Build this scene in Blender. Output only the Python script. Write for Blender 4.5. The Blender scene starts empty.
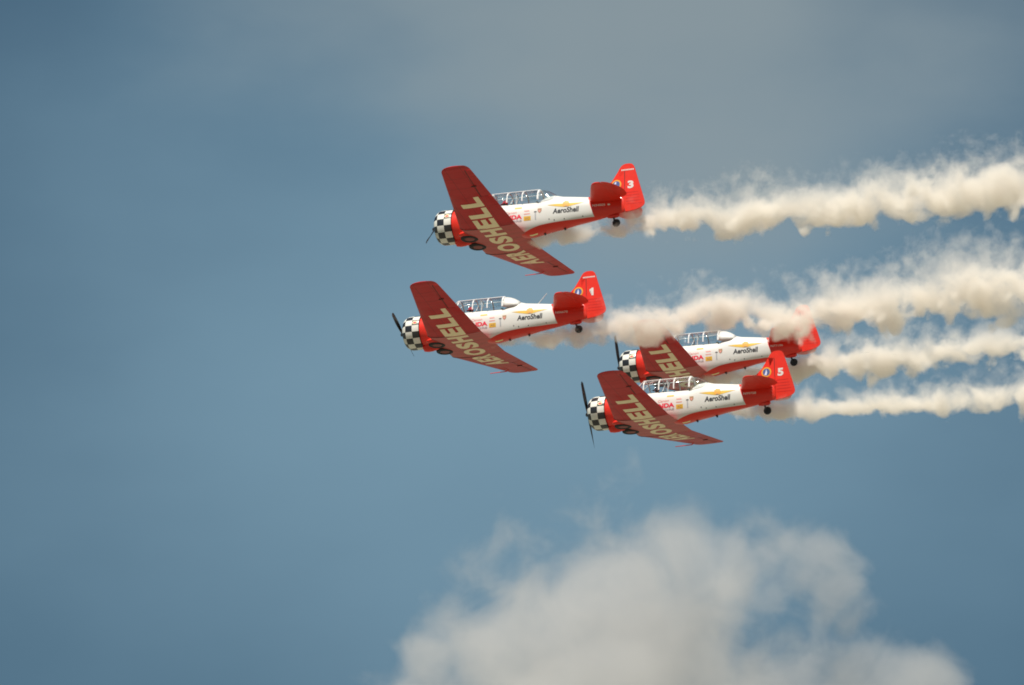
import bpy, bmesh, math, random
from mathutils import Vector, Matrix, noise
from mathutils.bvhtree import BVHTree
R = math.radians
random.seed(7)
sc = bpy.context.scene
COL = sc.collection

# ------------------------------------------------------------------ camera, sky, sun, exposure
PITCH = R(18.0)
cam_d = bpy.data.cameras.new('camera'); cam = bpy.data.objects.new('camera', cam_d); COL.objects.link(cam)
cam_d.lens = 300; cam_d.sensor_width = 36; cam_d.clip_start = 1; cam_d.clip_end = 60000
CAM = Vector((0, 0, 1.7))
cam.location = CAM; cam.rotation_euler = (R(90) + PITCH, 0, 0)
sc.camera = cam
CR = Matrix.Rotation(R(90) + PITCH, 3, 'X')          # camera frame -> world

SUN_EL = R(62); SUN_AZ = math.atan2(-.36, -.93)
SUN_DIR = Vector((math.sin(SUN_AZ) * math.cos(SUN_EL), math.cos(SUN_AZ) * math.cos(SUN_EL), math.sin(SUN_EL)))
sun_d = bpy.data.lights.new('sun', 'SUN'); sun = bpy.data.objects.new('sun', sun_d); COL.objects.link(sun)
sun_d.energy = 4.9; sun_d.angle = R(.53); sun_d.color = (1, .95, .87)
sun.rotation_euler = SUN_DIR.to_track_quat('Z', 'Y').to_euler()

world = bpy.data.worlds.new('World'); sc.world = world; world.use_nodes = True
wn = world.node_tree.nodes; wl = world.node_tree.links
wn.clear()
def wnode(t, **k):
    n = wn.new(t)
    for a, b in k.items(): setattr(n, a, b)
    return n
w_out = wnode('ShaderNodeOutputWorld'); w_bg = wnode('ShaderNodeBackground')
sky = wnode('ShaderNodeTexSky', sky_type='NISHITA', sun_disc=False, sun_elevation=SUN_EL, sun_rotation=SUN_AZ,
            air_density=1.0, dust_density=1.2, ozone_density=1.0, altitude=50)
w_bg.inputs['Strength'].default_value = .05
tint = wnode('ShaderNodeMix', data_type='RGBA', blend_type='MULTIPLY'); tint.inputs['Factor'].default_value = 1
tint.inputs['B'].default_value = (.60, .785, .745, 1)
wl.new(sky.outputs[0], tint.inputs['A'])
# lens vignette painted as a paler mid-sky, then thin high haze: soft patches, laid out by direction and broken up by noise
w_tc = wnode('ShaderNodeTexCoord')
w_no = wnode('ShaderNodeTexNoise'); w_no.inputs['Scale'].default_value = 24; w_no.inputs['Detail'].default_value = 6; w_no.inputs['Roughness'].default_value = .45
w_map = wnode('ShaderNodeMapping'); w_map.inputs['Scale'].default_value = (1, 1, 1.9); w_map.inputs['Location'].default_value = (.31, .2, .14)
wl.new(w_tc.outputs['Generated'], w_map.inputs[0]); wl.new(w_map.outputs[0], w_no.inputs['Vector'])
def vignette_haze_patch(prev, centre, radius, amount, noisy, colour):
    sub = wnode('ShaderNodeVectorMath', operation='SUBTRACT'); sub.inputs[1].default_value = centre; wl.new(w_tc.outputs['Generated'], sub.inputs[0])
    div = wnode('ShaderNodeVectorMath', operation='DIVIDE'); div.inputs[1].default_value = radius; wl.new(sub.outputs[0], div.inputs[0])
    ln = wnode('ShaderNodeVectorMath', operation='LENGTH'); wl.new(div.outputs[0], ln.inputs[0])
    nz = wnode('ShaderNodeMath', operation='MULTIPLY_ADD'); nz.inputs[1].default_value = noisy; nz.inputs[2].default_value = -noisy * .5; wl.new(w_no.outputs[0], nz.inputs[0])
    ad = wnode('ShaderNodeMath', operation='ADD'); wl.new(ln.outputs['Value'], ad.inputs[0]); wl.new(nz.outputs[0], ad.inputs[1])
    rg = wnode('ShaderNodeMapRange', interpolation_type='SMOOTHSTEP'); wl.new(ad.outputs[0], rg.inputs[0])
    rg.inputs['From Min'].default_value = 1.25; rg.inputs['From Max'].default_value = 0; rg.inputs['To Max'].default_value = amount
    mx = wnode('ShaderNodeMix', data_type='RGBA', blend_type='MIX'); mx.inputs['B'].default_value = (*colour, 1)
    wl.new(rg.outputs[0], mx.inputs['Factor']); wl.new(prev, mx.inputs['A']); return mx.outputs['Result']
sky_col = vignette_haze_patch(tint.outputs['Result'], (.002, .949, .308), (.090, .3, .058), .95, .5, (2.72, 4.6, 6.0))  # vignette: brighter middle put into the sky colour, edges left darker
sky_col = vignette_haze_patch(sky_col, (.019, .94, .345), (.052, .3, .036), .85, 1.5, (3.85, 4.7, 5.1))
wl.new(sky_col, w_bg.inputs['Color']); wl.new(w_bg.outputs[0], w_out.inputs['Surface'])

vs = sc.view_settings
vs.view_transform = 'Standard'; vs.look = 'None'; vs.gamma = 1; vs.exposure = 0.45; vs.use_curve_mapping = False
sc.cycles.volume_bounces = 6; sc.cycles.max_bounces = 12; sc.cycles.volume_max_steps = 1024
sc.cycles.volume_step_rate = 1.0
sc.cycles.use_denoising = True
sc.cycles.filter_width = 1.8

# ------------------------------------------------------------------ helpers
def tag(o, label=None, cat=None, group=None, kind=None):
    if label: o['label'] = label
    if cat: o['category'] = cat
    if group: o['group'] = group
    if kind: o['kind'] = kind
    return o

def mesh_obj(name, verts, faces, mats, parent=None, smooth=True, idx=None, sharp=None):
    me = bpy.data.meshes.new(name); me.from_pydata([tuple(v) for v in verts], [], faces)
    for m in (mats if isinstance(mats, (list, tuple)) else [mats]): me.materials.append(m)
    if idx: me.polygons.foreach_set('material_index', idx)
    bm = bmesh.new(); bm.from_mesh(me); bmesh.ops.recalc_face_normals(bm, faces=bm.faces); bm.to_mesh(me); bm.free()
    if smooth:
        me.polygons.foreach_set('use_smooth', [True] * len(me.polygons))
        me.set_sharp_from_angle(angle=R(sharp or 40))
    o = bpy.data.objects.new(name, me); COL.objects.link(o)
    if parent: o.parent = parent
    return o

def loft(rings, cap=True, closed=True):
    """rings of equal count -> verts, faces"""
    n = len(rings[0]); V = [Vector(p) for r in rings for p in r]; Fc = []
    for i in range(len(rings) - 1):
        for j in range(n if closed else n - 1):
            a = i * n + j; b = i * n + (j + 1) % n
            Fc.append((a, b, b + n, a + n))
    if cap:
        for base in (0, (len(rings) - 1) * n):
            c = len(V); V.append(sum((V[base + k] for k in range(n)), Vector()) / n)
            for j in range(n): Fc.append((base + j, base + (j + 1) % n, c))
    return V, Fc

class MB:
    """collects shapes for ONE mesh"""
    def __init__(s): s.v = []; s.f = []; s.i = []
    def add(s, V, Fc, mi=0):
        b = len(s.v); s.v += [Vector(p) for p in V]; s.f += [tuple(k + b for k in f) for f in Fc]; s.i += [mi] * len(Fc); return s
    def tube(s, pts, rad, n=8, mi=0, flat=None):
        pts = [Vector(p) for p in pts]; rads = rad if isinstance(rad, (list, tuple)) else [rad] * len(pts); rings = []
        for k, p in enumerate(pts):
            d = (pts[min(k + 1, len(pts) - 1)] - pts[max(k - 1, 0)]).normalized()
            u = d.cross(Vector((0, 0, 1)) if abs(d.z) < .9 else Vector((1, 0, 0))).normalized(); w = d.cross(u)
            rings.append([p + (u * math.cos(2 * math.pi * j / n) + w * math.sin(2 * math.pi * j / n)) * rads[k] for j in range(n)])
        return s.add(*loft(rings), mi)
    def lathe(s, prof, axis='x', center=(0, 0, 0), n=32, mi=0, cap=True):
        c = Vector(center); rings = []
        for a, r in prof:
            ring = []
            for j in range(n):
                t = 2 * math.pi * j / n; p, q = r * math.cos(t), r * math.sin(t)
                ring.append(c + Vector({'x': (a, p, q), 'y': (p, a, q), 'z': (p, q, a)}[axis]))
            rings.append(ring)
        return s.add(*loft(rings, cap), mi)
    def box(s, lo, hi, mi=0):
        x0, y0, z0 = lo; x1, y1, z1 = hi
        V = [(x, y, z) for x in (x0, x1) for y in (y0, y1) for z in (z0, z1)]
        return s.add(V, [(0, 1, 3, 2), (4, 6, 7, 5), (0, 4, 5, 1), (2, 3, 7, 6), (0, 2, 6, 4), (1, 5, 7, 3)], mi)
    def build(s, name, mats, parent=None, **k): return mesh_obj(name, s.v, s.f, mats, parent, idx=s.i, **k)

def nodes_of(name):
    m = bpy.data.materials.new(name); m.use_nodes = True
    return m, m.node_tree.nodes, m.node_tree.links

def paint(name, col, rough=.35, coat=.0, wear=.0, wear_col=(.1, .07, .05), metal=0., spec=.5, streak=(1, 1, 1), vary=.06, seams=None):
    m, N, L = nodes_of(name); b = N['Principled BSDF']
    tc = N.new('ShaderNodeTexCoord'); mp = N.new('ShaderNodeMapping'); mp.inputs['Scale'].default_value = streak
    no = N.new('ShaderNodeTexNoise'); no.inputs['Scale'].default_value = 2.2; no.inputs['Detail'].default_value = 7; no.inputs['Roughness'].default_value = .62
    L.new(tc.outputs['Object'], mp.inputs[0]); L.new(mp.outputs[0], no.inputs['Vector'])
    rg = N.new('ShaderNodeMapRange'); rg.inputs['From Min'].default_value = .45; rg.inputs['From Max'].default_value = .8
    rg.inputs['To Max'].default_value = wear; L.new(no.outputs[0], rg.inputs[0])
    mx = N.new('ShaderNodeMix'); mx.data_type = 'RGBA'; mx.inputs['A'].default_value = (*col, 1); mx.inputs['B'].default_value = (*wear_col, 1)
    L.new(rg.outputs[0], mx.inputs['Factor'])
    hv = N.new('ShaderNodeHueSaturation'); n2 = N.new('ShaderNodeTexNoise'); n2.inputs['Scale'].default_value = 5; n2.inputs['Detail'].default_value = 4
    L.new(mp.outputs[0], n2.inputs['Vector'])
    r2 = N.new('ShaderNodeMapRange'); r2.inputs['To Min'].default_value = 1 - vary * 2; r2.inputs['To Max'].default_value = 1 + vary * 2
    L.new(n2.outputs[0], r2.inputs[0]); L.new(r2.outputs[0], hv.inputs['Value']); L.new(mx.outputs['Result'], hv.inputs['Color'])
    colour = hv.outputs[0]
    if seams:
        br = N.new('ShaderNodeTexBrick'); br.inputs['Scale'].default_value = 1; br.inputs['Mortar Size'].default_value = .013; br.inputs['Mortar Smooth'].default_value = .3
        br.inputs['Brick Width'].default_value = seams[0]; br.inputs['Row Height'].default_value = seams[1]; br.offset = seams[2]
        br.inputs['Color1'].default_value = (1, 1, 1, 1); br.inputs['Color2'].default_value = (.90, .90, .90, 1); br.inputs['Mortar'].default_value = (.42, .40, .40, 1)
        L.new(tc.outputs['Object'], br.inputs['Vector'])
        mm = N.new('ShaderNodeMix'); mm.data_type = 'RGBA'; mm.blend_type = 'MULTIPLY'; mm.inputs['Factor'].default_value = .8
        L.new(colour, mm.inputs['A']); L.new(br.outputs['Color'], mm.inputs['B']); colour = mm.outputs['Result']
    L.new(colour, b.inputs['Base Color'])
    r3 = N.new('ShaderNodeMapRange'); r3.inputs['To Min'].default_value = rough * .8; r3.inputs['To Max'].default_value = rough * 1.3
    L.new(no.outputs[0], r3.inputs[0]); L.new(r3.outputs[0], b.inputs['Roughness'])
    b.inputs['Metallic'].default_value = metal; b.inputs['Coat Weight'].default_value = coat; b.inputs['Coat Roughness'].default_value = .12
    b.inputs['Specular IOR Level'].default_value = spec
    return m

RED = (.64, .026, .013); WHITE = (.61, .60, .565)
M_red = paint('red_paint', RED, .38, .08, .10, (.30, .02, .014), spec=.32)
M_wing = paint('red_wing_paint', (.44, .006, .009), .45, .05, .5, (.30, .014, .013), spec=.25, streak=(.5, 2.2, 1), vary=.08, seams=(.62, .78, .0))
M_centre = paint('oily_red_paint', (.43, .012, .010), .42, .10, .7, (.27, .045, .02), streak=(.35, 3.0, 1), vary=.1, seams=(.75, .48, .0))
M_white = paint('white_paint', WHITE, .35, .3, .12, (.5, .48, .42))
M_gold = paint('gold_letter_paint', (.80, .68, .44), .55, 0, .4, (.58, .48, .30))
M_black = paint('black_paint', (.012, .012, .014), .4, .1)
M_dark = paint('dark_metal', (.05, .05, .055), .45, 0, .2, (.1, .09, .08), metal=.6)
M_metal = paint('bare_metal', (.55, .55, .56), .35, 0, .2, (.3, .3, .3), metal=.9)
M_rubber = paint('tyre_rubber', (.018, .018, .020), .8, 0, .3, (.04, .038, .035))
M_hub = paint('wheel_hub_paint', (.20, .022, .018), .5, 0, .6, (.06, .03, .02))
M_gap = paint('dark_gap', (.05, .012, .010), .7)
M_frame = paint('canopy_frame_paint', (.78, .78, .76), .4)
M_inside = paint('cockpit_interior', (.07, .085, .07), .7, 0, .2, (.03, .03, .03))
M_yellow = paint('yellow_decal', (.60, .36, .02), .5)
M_orange = paint('orange_decal', (.66, .29, .02), .5, 0, .2, (.6, .36, .04))
M_ink = paint('black_lettering', (.03, .03, .035), .5)
M_redink = paint('red_lettering', (.60, .02, .05), .5)
M_pinkink = paint('faded_red_lettering', (.62, .25, .22), .5)
M_greyink = paint('grey_lettering', (.36, .37, .38), .5)
M_paleyellow = paint('pale_yellow_decal', (.78, .70, .35), .5)
M_blue = paint('blue_decal', (.05, .09, .25), .5)
M_paleblue = paint('pale_blue_decal', (.50, .60, .75), .5)
M_brown = paint('brown_crest_decal', (.35, .20, .10), .5)
M_regink = paint('registration_lettering', (.72, .66, .60), .5)
M_tip = paint('white_tip_paint', (.80, .76, .74), .4)

def glass(name, tintc=(.97, .985, .985), gloss=.01):
    m, N, L = nodes_of(name); N.remove(N['Principled BSDF'])
    tr = N.new('ShaderNodeBsdfTransparent'); tr.inputs[0].default_value = (*tintc, 1)
    gl = N.new('ShaderNodeBsdfGlossy'); gl.inputs['Roughness'].default_value = .04; gl.inputs['Color'].default_value = (.95, .95, .95, 1)
    fr = N.new('ShaderNodeFresnel'); ge = N.new('ShaderNodeNewGeometry'); io = N.new('ShaderNodeMapRange'); io.inputs['To Min'].default_value = 1.45; io.inputs['To Max'].default_value = 1 / 1.45; L.new(ge.outputs['Backfacing'], io.inputs[0]); L.new(io.outputs[0], fr.inputs['IOR'])
    ad = N.new('ShaderNodeMath'); ad.operation = 'ADD'; ad.inputs[1].default_value = gloss; ad.use_clamp = True
    mx = N.new('ShaderNodeMixShader')
    L.new(fr.outputs[0], ad.inputs[0]); L.new(ad.outputs[0], mx.inputs[0]); L.new(tr.outputs[0], mx.inputs[1]); L.new(gl.outputs[0], mx.inputs[2])
    L.new(mx.outputs[0], N['Material Output'].inputs['Surface'])
    return m
M_glass = glass('canopy_glass')

# fuselage livery: white flanks, red belly, red tail, red nose, worked out in the aircraft's own metres
def livery():
    m, N, L = nodes_of('fuselage_livery'); b = N['Principled BSDF']
    tc = N.new('ShaderNodeTexCoord'); sx = N.new('ShaderNodeSeparateXYZ'); L.new(tc.outputs['Object'], sx.inputs[0])
    def mth(op, a, c=None, clamp=False):
        n = N.new('ShaderNodeMath'); n.operation = op; n.use_clamp = clamp
        for k, q in enumerate((a, c)):
            if q is None: continue
            if isinstance(q, (int, float)): n.inputs[k].default_value = q
            else: L.new(q, n.inputs[k])
        return n.outputs[0]
    xm = mth('ADD', sx.outputs[0], 4.0)                     # back to metres aft of the hub
    u = mth('DIVIDE', xm, 9.0)
    fc = N.new('ShaderNodeFloatCurve'); cv = fc.mapping.curves[0]
    pts = [(1.0, -.85), (3.2, -.86), (3.75, -.76), (3.92, -.735), (4.04, -.70), (4.3, -.62), (4.6, -.55), (5.0, -.505), (5.45, -.475), (6.1, -.445), (6.8, -.41), (8.9, -.40)]
    cv.points[0].location = (0, -.85 + 1); cv.points[1].location = (1, -.40 + 1)
    for x, z in pts[:-1]: cv.points.new(x / 9.0, z + 1)
    fc.mapping.update(); L.new(u, fc.inputs['Value'])
    zb = mth('SUBTRACT', fc.outputs[0], 1.0)
    def edge(v): return mth('MULTIPLY_ADD', v, 60.0, True) if False else mth('ADD', mth('MULTIPLY', v, 60.0), .5, True)
    belly = edge(mth('SUBTRACT', zb, sx.outputs[2]))
    tail = edge(mth('SUBTRACT', mth('ADD', xm, mth('MULTIPLY', sx.outputs[2], .30)), 6.60))
    nose = edge(mth('SUBTRACT', 2.05, mth('SUBTRACT', xm, mth('MULTIPLY', sx.outputs[2], .35))))
    red = mth('MAXIMUM', mth('MAXIMUM', belly, tail), nose)
    no = N.new('ShaderNodeTexNoise'); no.inputs['Scale'].default_value = 3; no.inputs['Detail'].default_value = 7
    mp = N.new('ShaderNodeMapping'); mp.inputs['Scale'].default_value = (.5, 1.6, 1.6); L.new(tc.outputs['Object'], mp.inputs[0]); L.new(mp.outputs[0], no.inputs['Vector'])
    wr = N.new('ShaderNodeMapRange'); wr.inputs['From Min'].default_value = .5; wr.inputs['From Max'].default_value = .85; wr.inputs['To Max'].default_value = .3; L.new(no.outputs[0], wr.inputs[0])
    wm = N.new('ShaderNodeMix'); wm.data_type = 'RGBA'; wm.inputs['A'].default_value = (*WHITE, 1); wm.inputs['B'].default_value = (.58, .55, .48, 1); L.new(wr.outputs[0], wm.inputs['Factor'])
    rm = N.new('ShaderNodeMix'); rm.data_type = 'RGBA'; rm.inputs['A'].default_value = (*RED, 1); rm.inputs['B'].default_value = (.30, .03, .02, 1); L.new(wr.outputs[0], rm.inputs['Factor'])
    mx = N.new('ShaderNodeMix'); mx.data_type = 'RGBA'; L.new(red, mx.inputs['Factor']); L.new(wm.outputs['Result'], mx.inputs['A']); L.new(rm.outputs['Result'], mx.inputs['B'])
    # faint panel lines
    L.new(mx.outputs['Result'], b.inputs['Base Color']); b.inputs['Roughness'].default_value = .36; b.inputs['Specular IOR Level'].default_value = .35; b.inputs['Coat Weight'].default_value = .12; b.inputs['Coat Roughness'].default_value = .12
    return m
M_fus = livery()

def checker():
    m, N, L = nodes_of('checkered_cowling'); b = N['Principled BSDF']
    tc = N.new('ShaderNodeTexCoord'); sx = N.new('ShaderNodeSeparateXYZ'); L.new(tc.outputs['Object'], sx.inputs[0])
    def mth(op, a, c=None):
        n = N.new('ShaderNodeMath'); n.operation = op
        for k, q in enumerate((a, c)):
            if q is None: continue
            if isinstance(q, (int, float)): n.inputs[k].default_value = q
            else: L.new(q, n.inputs[k])
        return n.outputs[0]
    zz = mth('ADD', sx.outputs[2], .015)
    ang = mth('ARCTAN2', zz, mth('MULTIPLY', sx.outputs[1], -1.0))            # 0 on the left flank
    ca = mth('FLOOR', mth('ADD', mth('DIVIDE', ang, math.pi / 8), .5 + 16))
    rw = mth('FLOOR', mth('DIVIDE', mth('ADD', sx.outputs[0], 4.0 - .415 + .285 * 4), .285))
    par = mth('MODULO', mth('ADD', ca, rw), 2.0)
    no = N.new('ShaderNodeTexNoise'); no.inputs['Scale'].default_value = 4; no.inputs['Detail'].default_value = 6; L.new(tc.outputs['Object'], no.inputs['Vector'])
    wr = N.new('ShaderNodeMapRange'); wr.inputs['From Min'].default_value = .45; wr.inputs['From Max'].default_value = .8; wr.inputs['To Max'].default_value = .35; L.new(no.outputs[0], wr.inputs[0])
    wm = N.new('ShaderNodeMix'); wm.data_type = 'RGBA'; wm.inputs['A'].default_value = (.66, .65, .59, 1); wm.inputs['B'].default_value = (.45, .41, .32, 1); L.new(wr.outputs[0], wm.inputs['Factor'])
    mx = N.new('ShaderNodeMix'); mx.data_type = 'RGBA'; L.new(par, mx.inputs['Factor'])
    mx.inputs['A'].default_value = (.014, .014, .018, 1); L.new(wm.outputs['Result'], mx.inputs['B'])
    L.new(mx.outputs['Result'], b.inputs['Base Color']); b.inputs['Roughness'].default_value = .33; b.inputs['Coat Weight'].default_value = .25
    return m
M_check = checker()

# ------------------------------------------------------------------ ground (below the frame; it throws light up on the wings)
def ground():
    m, N, L = nodes_of('dry_airfield_grass'); b = N['Principled BSDF']
    tc = N.new('ShaderNodeTexCoord'); n1 = N.new('ShaderNodeTexNoise'); n1.inputs['Scale'].default_value = .004; n1.inputs['Detail'].default_value = 9
    L.new(tc.outputs['Object'], n1.inputs['Vector'])
    cr = N.new('ShaderNodeValToRGB'); cr.color_ramp.elements[0].position = .35; cr.color_ramp.elements[0].color = (.13, .135, .095, 1)
    cr.color_ramp.elements[1].position = .65; cr.color_ramp.elements[1].color = (.29, .265, .21, 1)
    L.new(n1.outputs[0], cr.inputs[0]); L.new(cr.outputs[0], b.inputs['Base Color']); b.inputs['Roughness'].default_value = 1; b.inputs['Specular IOR Level'].default_value = 0
    bm = bmesh.new(); bmesh.ops.create_circle(bm, cap_ends=True, radius=30000, segments=96)
    me = bpy.data.meshes.new('ground'); bm.to_mesh(me); bm.free(); me.materials.append(m)
    o = bpy.data.objects.new('ground', me); COL.objects.link(o); tag(o, kind='structure')
ground()

# ------------------------------------------------------------------ aircraft (x aft of the propeller hub, y to starboard, z up; origin at x = 4)
OX = Vector((-4, 0, 0))
def S(pts): return [Vector(p) + OX for p in pts]

# fuselage stations: x, z top, z bottom, half width, z of the widest level, squareness up, squareness down
ST = [(.99, .60, -.64, .61, -.02, 1, 1), (1.2, .62, -.67, .62, -.02, 1, 1), (1.7, .64, -.72, .60, -.05, .95, .9), (2.1, .64, -.70, .57, -.10, .9, .8),
      (2.28, .64, -.69, .56, -.10, .88, .78), (2.30, .60, -.69, .56, -.10, .85, .78), (3.0, .60, -.70, .55, -.12, .85, .72), (3.6, .58, -.76, .54, -.15, .85, .72), (3.95, .56, -.83, .52, -.15, .85, .78), (4.15, .555, -.84, .51, -.14, .85, .8),
      (4.55, .54, -.77, .48, -.10, .85, .75), (4.57, .56, -.765, .48, -.10, .85, .75), (4.75, .68, -.735, .46, -.08, .9, .72), (5.1, .73, -.69, .44, -.06, .95, .72), (5.22, .69, -.675, .43, -.05, .95, .72), (5.4, .635, -.655, .42, -.04, .95, .72),
      (5.9, .565, -.57, .38, -.02, 1, .74), (6.4, .49, -.52, .33, -.02, 1, .76), (6.9, .44, -.46, .27, 0, 1, .8), (7.4, .40, -.39, .19, 0, 1, .95), (7.75, .36, -.325, .115, 0, 1, 1), (7.9, .34, -.30, .07, 0, 1, 1)]
NO, NT = 15, 7
def station(x, zt, zb, w, zm, eu, ed, tub=False):
    def pt(t):
        c, s_ = abs(math.cos(t)), math.sin(t); e = eu if s_ > 0 else ed
        return (x, w * c ** e, zm + (zt - zm if s_ > 0 else zm - zb) * math.copysign(abs(s_) ** e, s_))
    ts = R(52)
    half = [pt(-math.pi / 2 + (ts + math.pi / 2) * k / (NO - 1)) for k in range(NO)]
    if tub:
        ys, zs = half[-1][1], half[-1][2]
        half += [(x, ys - .035, zs + .004), (x, ys - .045, zs - .05), (x, ys - .06, -.2), (x, ys - .08, -.45), (x, .2, -.47), (x, .1, -.47), (x, 0, -.47)]
    else:
        half += [pt(ts + (math.pi / 2 - ts) * k / NT) for k in range(1, NT + 1)]
    return half + [(p[0], -p[1], p[2]) for p in half[-2:0:-1]]
def fuselage(root):
    rings = []; tubs = []
    for s_ in ST:
        tub = 2.29 < s_[0] < 4.56; rings.append(S(station(*s_, tub=tub))); tubs.append(tub)
    # finer lofting between stations
    fine = []; ft = []
    for i in range(len(rings) - 1):
        n = 1 if ST[i + 1][0] - ST[i][0] < .1 else 3
        for k in range(n):
            t = k / n; fine.append([a.lerp(b, t) for a, b in zip(rings[i], rings[i + 1])]); ft.append(tubs[i] and tubs[i + 1])
    fine.append(rings[-1]); ft.append(False)
    V, Fc = loft(fine); n = len(fine[0]); idx = []
    for i in range(len(fine) - 1):
        for j in range(n):
            inside = NO - 1 <= j < n - (NO - 1)
            tubish = (tubs[next(k for k in range(len(ST)) if ST[k][0] + OX.x >= fine[i][0].x - 1e-5)] or ft[i])
            idx.append(1 if (inside and 2.275 < fine[i][0].x + 4 < 4.56 and tubish or inside and abs(fine[i][0].x + 4 - 2.28) < .01) else 0)
    idx += [0] * (len(Fc) - len(idx))
    return mesh_obj('fuselage', V, Fc, [M_fus, M_inside], root, idx=idx, sharp=38)

# wing sections
def naca(c, t, camber=.02):
    yt = 5 * t * (.2969 * math.sqrt(max(c, 0)) - .126 * c - .3516 * c * c + .2843 * c ** 3 - .1015 * c ** 4)
    p = .3; yc = camber / p ** 2 * (2 * p * c - c * c) if c < p else camber / (1 - p) ** 2 * (1 - 2 * p + 2 * p * c - c * c)
    return yc + yt, yc - yt
def wing_ring2(y, xl, xt, z, t, c0=0., c1=1., n=14, sc_t=1.):
    """always 2n+2 points so that rings of one loft match"""
    ch = xt - xl; up = []; lo = []
    for k in range(n + 1):
        f = k / n; c = c0 + (c1 - c0) * (f * f * (1.6 - .6 * f) if c0 == 0 else f)
        a, b = naca(c, t * sc_t)
        if c < 1e-6: a += 1e-4; b -= 1e-4
        dz = -.10 * max(0, 1 - max(0, abs(y) - 1.45) / 4.7) * c          # the root sits nose-up, the tip is washed out
        up.append((xl + c * ch, y, z + a * ch + dz)); lo.append((xl + c * ch, y, z + b * ch + dz))
    return S(up + lo[::-1])
YJ, YT = 1.45, 6.40
def plan(y):
    """leading edge, trailing edge, height, thickness at |y|"""
    y = abs(y)
    if y <= YJ: return 1.65, 3.92, -.66, .150
    f = (y - YJ) / (6.2 - YJ)
    xl = 1.65 + .93 * f; xt = 3.92 - .20 * f; z = -.66 + .55 * f; t = .150 - .055 * f
    if y > 5.95:
        g = (y - 5.95) / (YT - 5.95); g = min(g, .995); e = 1 - math.sqrt(1 - g ** 2.6)
        xl += .42 * e; xt -= .20 * e; t *= max(.62, math.sqrt(max(0, 1 - g ** 5)))
    return xl, xt, z, t
HY0, HY1 = 3.86, 6.02
def hinge(y):
    xl, xt, _, _ = plan(y); xh = 3.37 + (abs(y) - HY0) / (HY1 - HY0) * .09
    return (xh - xl) / (xt - xl)

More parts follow.
